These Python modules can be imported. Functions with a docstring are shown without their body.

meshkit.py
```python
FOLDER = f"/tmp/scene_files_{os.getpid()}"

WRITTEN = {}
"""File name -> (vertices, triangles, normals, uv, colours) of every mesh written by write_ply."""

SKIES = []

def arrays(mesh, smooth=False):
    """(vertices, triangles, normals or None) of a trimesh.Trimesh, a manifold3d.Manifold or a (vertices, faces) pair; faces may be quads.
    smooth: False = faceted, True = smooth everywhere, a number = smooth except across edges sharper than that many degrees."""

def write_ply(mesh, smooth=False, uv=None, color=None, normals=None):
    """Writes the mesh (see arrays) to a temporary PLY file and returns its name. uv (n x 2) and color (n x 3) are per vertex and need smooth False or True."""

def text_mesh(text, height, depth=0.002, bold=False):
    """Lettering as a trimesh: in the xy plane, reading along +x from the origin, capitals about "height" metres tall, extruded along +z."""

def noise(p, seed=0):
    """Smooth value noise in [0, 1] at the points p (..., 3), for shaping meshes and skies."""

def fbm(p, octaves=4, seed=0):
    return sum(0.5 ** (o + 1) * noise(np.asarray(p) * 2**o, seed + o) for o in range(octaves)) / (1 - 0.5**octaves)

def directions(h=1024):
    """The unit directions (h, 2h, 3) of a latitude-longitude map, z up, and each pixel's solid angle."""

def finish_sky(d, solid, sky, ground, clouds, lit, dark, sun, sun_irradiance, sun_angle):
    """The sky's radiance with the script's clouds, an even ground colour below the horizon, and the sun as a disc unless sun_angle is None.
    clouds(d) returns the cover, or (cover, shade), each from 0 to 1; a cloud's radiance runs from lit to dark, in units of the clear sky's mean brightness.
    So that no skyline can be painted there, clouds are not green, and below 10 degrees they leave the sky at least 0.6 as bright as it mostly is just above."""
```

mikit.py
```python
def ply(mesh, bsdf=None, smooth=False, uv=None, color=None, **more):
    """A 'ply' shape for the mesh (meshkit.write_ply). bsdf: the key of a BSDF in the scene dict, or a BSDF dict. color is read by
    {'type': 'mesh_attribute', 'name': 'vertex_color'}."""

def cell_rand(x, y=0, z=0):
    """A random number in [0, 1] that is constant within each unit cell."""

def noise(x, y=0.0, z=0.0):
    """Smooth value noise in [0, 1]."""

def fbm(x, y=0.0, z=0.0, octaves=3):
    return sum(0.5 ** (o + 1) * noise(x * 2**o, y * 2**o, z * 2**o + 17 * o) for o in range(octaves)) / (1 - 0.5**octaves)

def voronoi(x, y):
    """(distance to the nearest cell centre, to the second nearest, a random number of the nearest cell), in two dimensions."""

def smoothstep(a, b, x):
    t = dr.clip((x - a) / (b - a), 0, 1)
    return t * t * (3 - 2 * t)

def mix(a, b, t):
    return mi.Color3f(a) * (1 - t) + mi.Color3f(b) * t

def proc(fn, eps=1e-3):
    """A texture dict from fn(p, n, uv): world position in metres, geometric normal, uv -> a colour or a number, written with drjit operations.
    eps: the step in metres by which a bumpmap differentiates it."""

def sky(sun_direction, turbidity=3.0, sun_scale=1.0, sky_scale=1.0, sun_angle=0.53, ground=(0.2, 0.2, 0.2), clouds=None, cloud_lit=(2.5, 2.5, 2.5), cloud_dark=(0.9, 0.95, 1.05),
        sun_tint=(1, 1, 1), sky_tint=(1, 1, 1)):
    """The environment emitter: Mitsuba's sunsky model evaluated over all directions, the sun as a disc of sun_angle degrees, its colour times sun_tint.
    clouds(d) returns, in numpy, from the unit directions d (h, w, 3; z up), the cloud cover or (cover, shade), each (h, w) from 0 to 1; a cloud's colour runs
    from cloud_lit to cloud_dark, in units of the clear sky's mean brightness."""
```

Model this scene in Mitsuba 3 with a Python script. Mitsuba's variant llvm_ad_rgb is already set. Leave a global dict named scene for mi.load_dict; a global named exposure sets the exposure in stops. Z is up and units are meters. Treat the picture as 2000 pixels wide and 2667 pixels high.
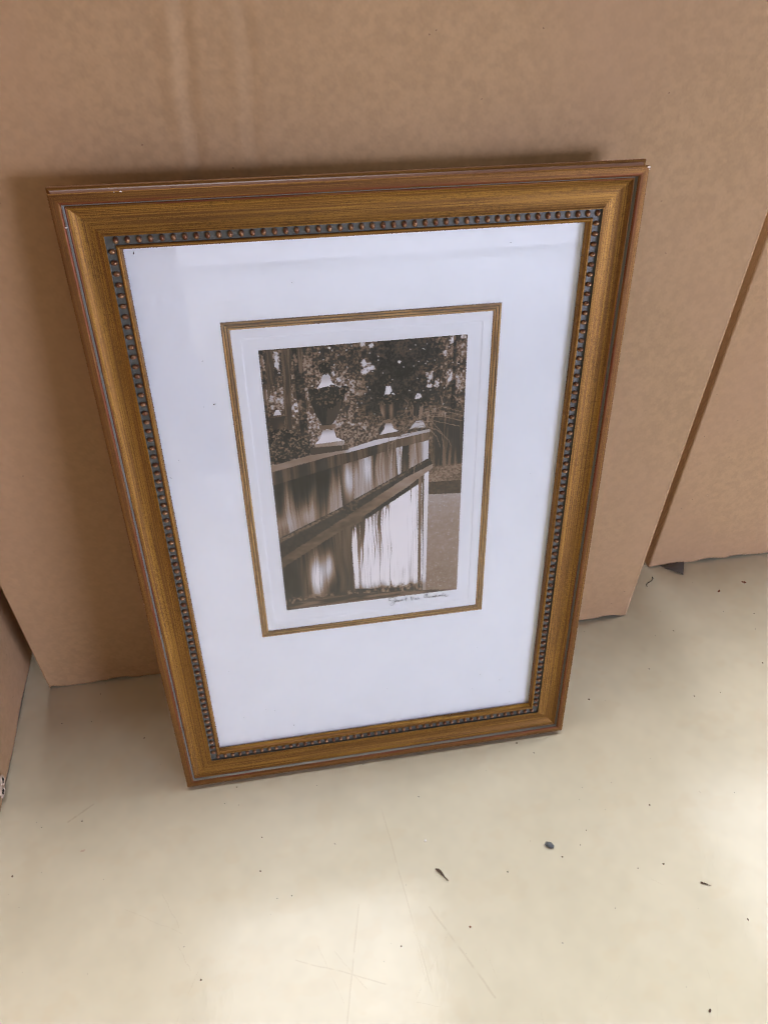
import math, random
import numpy as np, trimesh, drjit as dr, mitsuba as mi
import mikit, meshkit
from mikit import proc, noise, fbm, voronoi, cell_rand, smoothstep, mix

scene, labels = {}, {}
T = mi.ScalarTransform4f
V = lambda *a: np.array(a, float)

# ------------------------------------------------------------------ camera
CAM = V(-0.51598, -0.70046, 0.93236)
YAW, PITCH, ROLL = 0.17970, 0.74537, 0.01911
fw = V(math.sin(YAW) * math.cos(PITCH), math.cos(YAW) * math.cos(PITCH), -math.sin(PITCH))
rt = V(math.cos(YAW), -math.sin(YAW), 0)
up0 = np.cross(rt, fw)
UP = -rt * math.sin(ROLL) + up0 * math.cos(ROLL)
scene['camera'] = {'type': 'perspective', 'fov_axis': 'x', 'fov': 2 * math.degrees(math.atan(1000 / 2004.4)), 'near_clip': 0.01, 'far_clip': 100.0,
                   'to_world': T().look_at(origin=CAM.tolist(), target=(CAM + fw).tolist(), up=UP.tolist())}
exposure = 0.17

# ------------------------------------------------------------------ ceiling lights (the only light)
CEIL = 3.0
LIGHTS = [(-0.53, 0.72, 0.48, 0.595), (1.98, 0.60, 0.48, 0.44), (-2.76, -4.4, 0.48, 0.595)]   # x, y, half width, half length
LAMP = (21.2, 21.4, 21.6)
WINDOWS = [(7.0, -8.5, 0.05, 2.1, 5.0, 0.0), (1.7, -8.5, 0.05, 0.75, 6.6, 0.0)]   # daylight: glazed double doors far off at the front right, a long low window far behind the photographer (centre x, y, bottom, top, width, facing)
SHUTTER = (0.75, 0.78, 0.92)
DAY = (16.4, 16.9, 23.0)

# measured sizes (metres)
BOX_H = 0.92
BH1 = 0.66
LEFT_Y0 = -0.9
LEFT_H = 1.6
FRONT_Z = 0.0063
# shapes of the print, in fractions of its width and height from its upper left corner; the signature in mm of the frame
PRINT_SHAPES = {
    'coping_top': [(0.0002, 0.3943), (0.2051, 0.3666), (0.3987, 0.3572), (0.5357, 0.3346), (0.6634, 0.3255), (0.8241, 0.3127), (0.8216, 0.3234), (0.6633, 0.3383), (0.3978, 0.3714), (0.3434, 0.374), (-0.0034, 0.4176)],
    'coping_face': [(-0.0104, 0.4171), (0.3434, 0.374), (0.3978, 0.3714), (0.6633, 0.3383), (0.8216, 0.3234), (0.8131, 0.3552), (0.6538, 0.3702), (0.4229, 0.4061), (0.34, 0.4171), (-0.0048, 0.4682)],
    'upper_panel': [(-0.0044, 0.4655), (0.3402, 0.4152), (0.423, 0.4048), (0.6538, 0.3689), (0.8159, 0.3528), (0.811, 0.4233), (0.6527, 0.4759), (0.4139, 0.5557), (0.351, 0.5789), (-0.0025, 0.6829)],
    'pilaster': [(0.3447, 0.4155), (0.423, 0.4048), (0.4157, 0.5559), (0.3528, 0.579)],
    'pilaster2': [(0.6446, 0.3695), (0.6778, 0.3653), (0.6735, 0.4673), (0.6527, 0.4759)],
    'endpost': [(0.7862, 0.356), (0.8168, 0.3529), (0.8148, 0.4236), (0.7875, 0.4283)],
    'base_dark': [(-0.0041, 0.6813), (0.351, 0.5781), (0.4139, 0.555), (0.6527, 0.4753), (0.827, 0.4211), (0.8373, 0.4476), (0.6905, 0.4912), (0.362, 0.6229), (-0.0026, 0.7702)],
    'base_top': [(-0.0029, 0.6858), (0.3507, 0.5817), (0.4137, 0.5585), (0.6527, 0.4787), (0.8177, 0.4238), (0.8207, 0.4308), (0.6526, 0.4883), (0.4131, 0.5684), (0.35, 0.5916), (-0.0031, 0.7006)],
    'block': [(0.3568, 0.5765), (0.4346, 0.556), (0.4355, 0.5917), (0.3643, 0.6173)],
    'ledge': [(-0.005, 0.7669), (0.3621, 0.6222), (0.6905, 0.4905), (0.8401, 0.4451), (0.8405, 0.4615), (0.7096, 0.5233), (0.4181, 0.6453), (-0.0051, 0.8085)],
    'lower': [(-0.0047, 0.8055), (0.4182, 0.6438), (0.7096, 0.5219), (0.8386, 0.4599), (0.8193, 0.4887), (0.8053, 0.9859), (0.3996, 0.9606), (-0.012, 0.9778)],
    'white': [(0.3907, 0.6679), (0.4762, 0.6386), (0.7862, 0.5105), (0.7924, 0.9744), (0.3959, 0.9378)],
    'strip': [(0.7951, 0.4765), (0.8198, 0.4715), (0.8117, 0.9891), (0.7927, 0.9871)],
    'ground': [(-0.012, 0.9778), (0.146, 0.9572), (0.3996, 0.9606), (0.8053, 0.9842), (1.0084, 0.9966), (1.0007, 1.0129), (-0.0122, 1.0155)],
    'lawn': [(0.8163, 0.5644), (1.0032, 0.5737), (1.0143, 1.0057), (0.8053, 0.9859)],
    'lowwall': [(0.8209, 0.5153), (1.0047, 0.5205), (1.0033, 0.5752), (0.8183, 0.566)],
    'hedge': [(-0.0085, 0.2657), (0.1072, 0.2687), (0.1899, 0.3042), (0.2296, 0.3451), (0.205, 0.3678), (-0.0109, 0.3922)],
    'shrub': [(0.3153, 0.2815), (0.4042, 0.275), (0.4836, 0.2866), (0.5266, 0.334), (0.3987, 0.3585), (0.2999, 0.3566)],
    'trunk1': [(0.1043, -0.0021), (0.1512, -0.0012), (0.1245, 0.2686), (0.0899, 0.2693)],
    'trunk2': [(0.0314, -0.0005), (0.0636, 0.0001), (0.0611, 0.0871), (0.0182, 0.1771)],
    'trunk3': [(0.1772, -0.001), (0.2017, -0.0008), (0.1983, 0.0836), (0.1818, 0.0827)],
    'plinth1': [(0.2041, 0.3433), (0.3962, 0.3416), (0.3985, 0.3611), (0.205, 0.3678)],
    'torus1': [(0.2249, 0.3307), (0.2585, 0.3229), (0.3786, 0.3237), (0.3806, 0.3334), (0.3728, 0.3425), (0.2302, 0.3401)],
    'foot1': [(0.2731, 0.2817), (0.3293, 0.2837), (0.3394, 0.3114), (0.3785, 0.3256), (0.2295, 0.3298), (0.2599, 0.3091)],
    'ring1': [(0.2575, 0.2621), (0.3416, 0.2621), (0.3402, 0.2794), (0.2593, 0.2789)],
    'bowl1': [(0.2161, 0.1481), (0.3996, 0.1504), (0.3787, 0.1998), (0.3446, 0.2463), (0.3212, 0.2645), (0.2729, 0.265), (0.2462, 0.2276), (0.2249, 0.1841)],
    'bowl1lit': [(0.3044, 0.2071), (0.3775, 0.1817), (0.3661, 0.2171), (0.3446, 0.2463), (0.3205, 0.2619), (0.2924, 0.2625)],
    'ivy1': [(0.2117, 0.142), (0.243, 0.1351), (0.3113, 0.1305), (0.3624, 0.1312), (0.4063, 0.139), (0.3989, 0.1592), (0.371, 0.1873), (0.3308, 0.2028), (0.2883, 0.1941), (0.2371, 0.1908), (0.2135, 0.1715)],
    'lid1': [(0.2929, 0.0913), (0.3233, 0.0908), (0.3295, 0.117), (0.3553, 0.1343), (0.2578, 0.1389), (0.2803, 0.117)],
    'finial1': [(0.2759, 0.0767), (0.2828, 0.0573), (0.3101, 0.0515), (0.336, 0.0603), (0.3396, 0.0775), (0.3231, 0.0931), (0.2895, 0.0923)],
    'plinth2': [(0.5435, 0.3172), (0.669, 0.313), (0.6725, 0.3299), (0.5448, 0.3327)],
    'foot2': [(0.5916, 0.2781), (0.6231, 0.2783), (0.6318, 0.2997), (0.6599, 0.3099), (0.5616, 0.3172), (0.5839, 0.2984)],
    'ring2': [(0.5847, 0.267), (0.6323, 0.2676), (0.6313, 0.2776), (0.5853, 0.277)],
    'bowl2': [(0.5586, 0.1869), (0.669, 0.1876), (0.6597, 0.2297), (0.6324, 0.2651), (0.5874, 0.2659), (0.5661, 0.2299)],
    'ivy2': [(0.5429, 0.1829), (0.5853, 0.1765), (0.6735, 0.1771), (0.6716, 0.1969), (0.6288, 0.2094), (0.5845, 0.2066), (0.5538, 0.1986)],
    'lid2': [(0.5983, 0.1487), (0.621, 0.1489), (0.6277, 0.1671), (0.6425, 0.18), (0.5834, 0.18), (0.5944, 0.1651)],
    'finial2': [(0.5881, 0.1351), (0.5973, 0.1181), (0.6217, 0.1125), (0.6345, 0.1261), (0.6254, 0.1479), (0.5992, 0.1476)],
    'foot3': [(0.7501, 0.2791), (0.782, 0.28), (0.8009, 0.3047), (0.7165, 0.3054)],
    'bowl3': [(0.7269, 0.2094), (0.7987, 0.209), (0.7906, 0.2504), (0.7682, 0.274), (0.7363, 0.2594)],
    'lid3': [(0.7517, 0.1842), (0.7696, 0.1841), (0.7842, 0.2044), (0.7376, 0.204)],
    'ivy3': [(0.709, 0.2083), (0.7358, 0.199), (0.794, 0.2002), (0.815, 0.2112), (0.7947, 0.2296), (0.763, 0.2239), (0.7315, 0.2269)],
    'lid0': [(0.0523, 0.197), (0.0691, 0.1981), (0.0785, 0.2155), (0.0394, 0.2154)],
    'bowl0': [(0.0242, 0.2204), (0.0966, 0.2203), (0.08, 0.2656), (0.0295, 0.2696)],
}
SKY_GAPS = [(0.0128, 0.0331, 0.0171, 0.0339), (0.0796, 0.0368, 0.0165, 0.0429), (0.1668, 0.0372, 0.0121, 0.0338), (0.0033, 0.0721, 0.0085, 0.0273), (0.4941, 0.0685, 0.0195, 0.0169), (0.4931, 0.091, 0.023, 0.015), (0.3387, 0.0913, 0.012, 0.0166), (0.3669, 0.1157, 0.0159, 0.0124), (0.3326, 0.009, 0.0159, 0.006), (0.1821, 0.0184, 0.0113, 0.0137), (0.5165, 0.0832, 0.0367, 0.0157), (0.4906, 0.0615, 0.0196, 0.0123), (0.8184, 0.1279, 0.0254, 0.0272), (0.8508, 0.1532, 0.0185, 0.0224), (0.9276, 0.1342, 0.0405, 0.0259), (0.9315, 0.0115, 0.0251, 0.0168), (0.8888, 0.0539, 0.0179, 0.0123), (0.9794, 0.0073, 0.0179, 0.0098), (0.8158, 0.1605, 0.0215, 0.0108), (0.666, 0.0711, 0.0102, 0.0074), (0.5295, 0.0127, 0.0196, 0.0098), (0.49, 0.0063, 0.0161, 0.0096)]
TWIGS = [(0.6726, 0.3248, 0.7273, 0.2776), (0.7273, 0.2776, 0.827, 0.2528), (0.827, 0.2528, 0.9188, 0.2587), (0.9188, 0.2587, 0.9936, 0.2761), (0.6543, 0.3172, 0.7364, 0.2845), (0.7364, 0.2845, 0.8463, 0.2855), (0.8463, 0.2855, 0.9774, 0.3133), (0.7, 0.2948, 0.7725, 0.2555), (0.7725, 0.2555, 0.8812, 0.2376), (0.8812, 0.2376, 0.9974, 0.2637), (0.7547, 0.2858, 0.8279, 0.2843), (0.8279, 0.2843, 0.8851, 0.3329), (0.8851, 0.3329, 0.8969, 0.3928), (0.7092, 0.3081, 0.8006, 0.2951), (0.8006, 0.2951, 0.8575, 0.344), (0.8575, 0.344, 0.8777, 0.3848), (0.8608, 0.1781, 0.9339, 0.1977), (0.9339, 0.1977, 0.9815, 0.2315), (0.9815, 0.2315, 1.0021, 0.264), (0.5088, 0.3263, 0.529, 0.2708), (0.529, 0.2708, 0.5475, 0.2534), (0.5475, 0.2534, 0.5654, 0.2514), (0.5178, 0.327, 0.5829, 0.2681), (0.5829, 0.2681, 0.6189, 0.2642), (0.5273, 0.3148, 0.5648, 0.2732), (0.5648, 0.2732, 0.5611, 0.248), (0.7372, 0.3748, 0.7093, 0.3992), (0.7093, 0.3992, 0.7469, 0.4153), (0.7469, 0.4153, 0.738, 0.4825), (0.3713, 0.2419, 0.3654, 0.2974), (0.3654, 0.2974, 0.37, 0.3552), (0.6912, 0.2011, 0.7072, 0.2143), (0.7072, 0.2143, 0.6956, 0.2443), (0.6956, 0.2443, 0.6549, 0.2604), (0.8744, 0.0699, 0.9033, 0.1239), (0.9033, 0.1239, 0.8699, 0.1817), (0.8699, 0.1817, 0.8855, 0.2316), (0.8387, 0.0508, 0.9016, 0.0887), (0.9016, 0.0887, 0.9546, 0.0858), (0.9546, 0.0858, 0.9983, 0.0766), (0.906, -0.002, 0.9096, 0.0718), (0.9096, 0.0718, 0.8867, 0.1526), (0.8867, 0.1526, 0.8807, 0.2252), (0.9589, 0.0119, 0.945, 0.0738), (0.945, 0.0738, 0.9128, 0.1363), (0.6085, 0.3332, 0.6028, 0.3849), (0.6028, 0.3849, 0.6116, 0.4054), (0.6172, 0.3532, 0.6541, 0.3364), (0.6541, 0.3364, 0.7276, 0.3222), (0.7182, 0.2833, 0.8091, 0.2641), (0.8091, 0.2641, 0.9197, 0.2776), (0.9197, 0.2776, 0.9902, 0.295), (0.7916, 0.3009, 0.8566, 0.3181), (0.8566, 0.3181, 0.9238, 0.3617), (0.9238, 0.3617, 0.9342, 0.3822), (-0.0022, 0.0277, 0.0216, 0.0512), (0.0216, 0.0512, 0.0334, 0.0798)]
SIGNATURE = [[(273.7, 247.94), (270.13, 248.36), (267.14, 249.94), (267.55, 252.15), (271.83, 253.07), (274.83, 251.22), (274.52, 247.26), (273.11, 244.01), (270.88, 241.71), (268.85, 242.25), (269.53, 244.23), (272.86, 246.27), (275.73, 247.62)], [(277.28, 248.55), (275.84, 247.88), (276.05, 246.46), (277.16, 247.4), (277.61, 248.3), (277.92, 245.89), (278.81, 247.83), (279.02, 245.85), (279.91, 247.66), (280.69, 247.81), (281.23, 246.48), (282.56, 247.1), (283.77, 248.43), (283.12, 249.09), (282.67, 247.91), (283.22, 246.72), (284.71, 246.76)], [(285.53, 246.91), (288.13, 249.97), (287.74, 246.01), (288.85, 245.69)], [(286.92, 248.63), (289.73, 249.16)], [(293.43, 251.76), (294.38, 245.87), (295.59, 247.97), (297.41, 250.94)], [(299.47, 247.92), (298.14, 247.57), (298.04, 246.06), (298.92, 246.47), (299.47, 247.64), (300.03, 246.02), (300.92, 245.88), (301.35, 247.76), (302.41, 247.73), (303.03, 246.39), (305.25, 246.59)], [(312.74, 252.08), (310.41, 251.61), (308.89, 248.66), (309.47, 247.05), (311.22, 248.72), (312.62, 252.24), (312.69, 247.1), (313.91, 247.74)], [(314.44, 249.19), (315.26, 246.56), (316.46, 248.46), (316.82, 246.45), (317.94, 246.28), (319.46, 248.82), (319.14, 247.9), (320.05, 246.78), (318.94, 246.68), (321.06, 246.77), (322.82, 247.74), (321.38, 247.13), (322.07, 246.05), (324.43, 251.24), (323.73, 246.77), (325.41, 246.78), (327.51, 247.99), (326.18, 247.22), (326.65, 246.17), (328.62, 248.09), (329.0, 246.36), (330.11, 246.75), (332.03, 250.41), (330.89, 246.63), (332.36, 246.12), (333.59, 246.49), (335.01, 247.79), (334.0, 247.67), (334.28, 245.68), (336.2, 245.24), (338.77, 245.54)]]

# ------------------------------------------------------------------ helpers
def dif(c, **k):
    return {'type': 'twosided', 'b': {'type': 'diffuse', 'reflectance': {'type': 'rgb', 'value': list(c)}}}


def pri(base, rough=0.5, bump=None, bscale=1.0, two=True, **k):
    b = base if isinstance(base, dict) else {'type': 'rgb', 'value': list(base)}
    d = {'type': 'principled', 'base_color': b, 'roughness': rough, **k}
    if bump is not None:
        d = {'type': 'bumpmap', 'tex': bump, 'scale': bscale, 'b': d}
    return {'type': 'twosided', 'b': d} if two else d


def add(key, mesh, bsdf, smooth=False, label=None, cat=None, group=None, kind=None, **k):
    base, n = key, 0
    while key in scene:
        n += 1
        key = f'{base}_{n:03d}'
    scene[key] = mikit.ply(mesh, bsdf, smooth=smooth, **k)
    lab(key, label, cat, group, kind)
    return key


def lab(key, label=None, cat=None, group=None, kind=None):
    d = {k: v for k, v in dict(label=label, category=cat, group=group, kind=kind).items() if v}
    if d:
        labels[key] = d


def grid(P):
    """(vertices, faces, ) of a grid of points P (h, w, 3)."""
    h, w = P.shape[:2]
    i = np.arange(h * w).reshape(h, w)
    f = np.stack([i[:-1, :-1], i[:-1, 1:], i[1:, 1:], i[1:, :-1]], -1).reshape(-1, 4)
    return P.reshape(-1, 3), np.vstack([f[:, [0, 1, 2]], f[:, [0, 2, 3]]])


def tm(v, f):
    return trimesh.Trimesh(v, f, process=False)


def box(lo, hi):
    b = trimesh.creation.box(extents=np.subtract(hi, lo))
    b.apply_translation((np.add(lo, hi)) / 2)
    return b


def tube(pts, r, n=6):
    """A thin round strand through pts, radii r."""
    pts = np.asarray(pts, float)
    r = np.broadcast_to(r, len(pts))
    rings = []
    for k, p in enumerate(pts):
        t = pts[min(k + 1, len(pts) - 1)] - pts[max(k - 1, 0)]
        t /= np.linalg.norm(t)
        a = np.cross(t, [0.13, 0.2, 0.97]); a /= np.linalg.norm(a)
        b = np.cross(t, a)
        w = np.linspace(0, 2 * np.pi, n, endpoint=False)
        rings.append(p + r[k] * (np.cos(w)[:, None] * a + np.sin(w)[:, None] * b))
    P = np.array(rings)
    P = np.concatenate([P, P[:, :1]], 1)
    return tm(*grid(P))


def smooth_line(pts, n=6):
    from scipy.interpolate import CubicSpline
    pts = np.asarray(pts, float)
    s = np.r_[0, np.cumsum(np.linalg.norm(np.diff(pts, axis=0), axis=1) ** 0.5 + 1e-6)]
    return CubicSpline(s, pts)(np.linspace(0, s[-1], n * len(pts)))


# ------------------------------------------------------------------ materials
def floor_tone(p, n, uv):
    a = fbm(p.x * 9, p.y * 9, 3.0, 3)
    b = fbm(p.x * 60, p.y * 60, 1.0, 2)
    c = mix((0.660, 0.610, 0.474), (0.700, 0.650, 0.514), smoothstep(0.3, 0.7, a))
    c = c * (0.965 + 0.07 * b)
    wear = smoothstep(0.55, 0.75, fbm(p.x * 34 + 5, p.y * 46, 8.0, 4))
    c = mix(c, mi.Color3f(0.62, 0.50, 0.33), 0.13 * wear)
    sp = voronoi(p.x * 55, p.y * 55)
    dot = (sp[0] < 0.02 + 0.05 * cell_rand(sp[2] * 9999, 3)) & (sp[2] > 0.975)
    c = dr.select(dot, mi.Color3f(0.16, 0.11, 0.07), c)
    m = mi.Float(0)
    for x0, y0, x1, y1, w, k in SCRATCHES:
        ex, ey = x1 - x0, y1 - y0
        t = dr.clip(((p.x - x0) * ex + (p.y - y0) * ey) / (ex * ex + ey * ey), 0, 1)
        wob = 0.0012 * (noise(t * 7 + x0 * 50, 3.0) - 0.5)
        d = dr.sqrt(dr.square(p.x - x0 - ex * t + wob) + dr.square(p.y - y0 - ey * t + wob))
        m = dr.maximum(m, 0.65 * k * (1 - smoothstep(0.35 * w, w, d)) * smoothstep(0.02, 0.45, noise(t * 14, x0 * 91)))
    return mix(c, mi.Color3f(0.46, 0.39, 0.27), m)


def floor_bump(p, n, uv):
    return fbm(p.x * 430, p.y * 430, 2.0, 2)


def kraft(p, n, uv):
    x, y = uv.x, uv.y
    fib = fbm(x * 520 + y * 140, y * 420, 1.0, 2)
    blot = fbm(x * 150, y * 150, 5.0, 3)
    big = fbm(x * 5, y * 5, 9.0, 3)
    c = mix((0.388, 0.247, 0.131), (0.470, 0.305, 0.165), 0.5 * fib + 0.5 * smoothstep(0.25, 0.75, blot))
    c = mix(c, mi.Color3f(0.435, 0.272, 0.158), 0.5 * smoothstep(0.35, 0.65, big))
    sp = voronoi(x * 42, y * 42)
    c = dr.select((sp[0] < 0.030) & (sp[2] > 0.965), c * 0.6, c)
    return c


def kraft_bump(p, n, uv):
    return fbm(uv.x * 240, uv.y * 220, 4.0, 2) + 1.5 * fbm(uv.x * 90 + uv.y * 20, uv.y * 80, 2.0, 2)


def gold(p, n, uv):
    L, m = uv.x, uv.y * 1000
    st = fbm(L * 9, m * 2.2, 1.0, 3)
    fine = fbm(L * 11, m * 6.5, 4.0, 2)
    spk = fbm(L * 420, m * 0.9, 2.0, 2)
    c = mix((0.345, 0.176, 0.032), (0.185, 0.083, 0.020), smoothstep(0.35, 0.65, st))
    c = mix(c, mi.Color3f(0.105, 0.045, 0.012), 0.80 * smoothstep(0.55, 0.70, fine))
    c = mix(c, mi.Color3f(0.10, 0.050, 0.015), 0.45 * smoothstep(0.56, 0.74, spk) * smoothstep(0.38, 0.6, fbm(L * 14, m * 0.16, 6.0, 2)))
    # red bole showing through along the worn arrises
    rim = 1 - smoothstep(8.9, 9.6, m)
    c = mix(c, mi.Color3f(0.125, 0.048, 0.019), 0.45 * rim)
    red = smoothstep(4.2, 8.0, m) * (1 - smoothstep(8.6, 9.4, m)) + smoothstep(9.6, 10.2, m) * (1 - smoothstep(11.0, 11.8, m))
    return mix(c, mi.Color3f(0.17, 0.050, 0.022), red * smoothstep(0.30, 0.62, fbm(L * 30, m * 1.3, 8.0, 2)))


def gold_bump(p, n, uv):
    return fbm(uv.x * 12, uv.y * 3600, 3.0, 2) + 0.4 * fbm(uv.x * 300, uv.y * 600, 5.0, 2)


def fillet_gold(p, n, uv):
    L, m = uv.x, uv.y * 1000
    f = fbm(L * 30, m * 2.5, 1.0, 3)
    c = mix((0.40, 0.22, 0.055), (0.14, 0.066, 0.020), smoothstep(0.46, 0.62, f))
    groove = smoothstep(0.7, 0.95, dr.abs(dr.cos(m * 1.18)))
    return mix(c, mi.Color3f(0.055, 0.028, 0.012), 0.75 * groove)


def channel_tone(p, n, uv):
    return mix((0.060, 0.062, 0.052), (0.100, 0.100, 0.085), fbm(uv.x * 180, uv.y * 600, 1.0, 2))


def bead_tone(p, n, uv):
    f = fbm(p.x * 420, p.y * 420, p.z * 420, 2)
    return mix((0.17, 0.070, 0.040), (0.38, 0.22, 0.12), smoothstep(0.35, 0.68, f))


def mat_tone(p, n, uv):
    return mix((0.795, 0.85, 0.91), (0.825, 0.88, 0.94), fbm(uv.x * 25, uv.y * 25, 1.0, 3))


def mat_bump(p, n, uv):
    return fbm(uv.x * 500, uv.y * 500, 1.0, 2)


def inside(x, y, pts):
    r = mi.Bool(False)
    for (x0, y0), (x1, y1) in zip(pts, pts[1:] + pts[:1]):
        if y0 == y1:
            continue
        r = r ^ (((y0 > y) ^ (y1 > y)) & (x < (x1 - x0) / (y1 - y0) * (y - y0) + x0))
    return r


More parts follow.
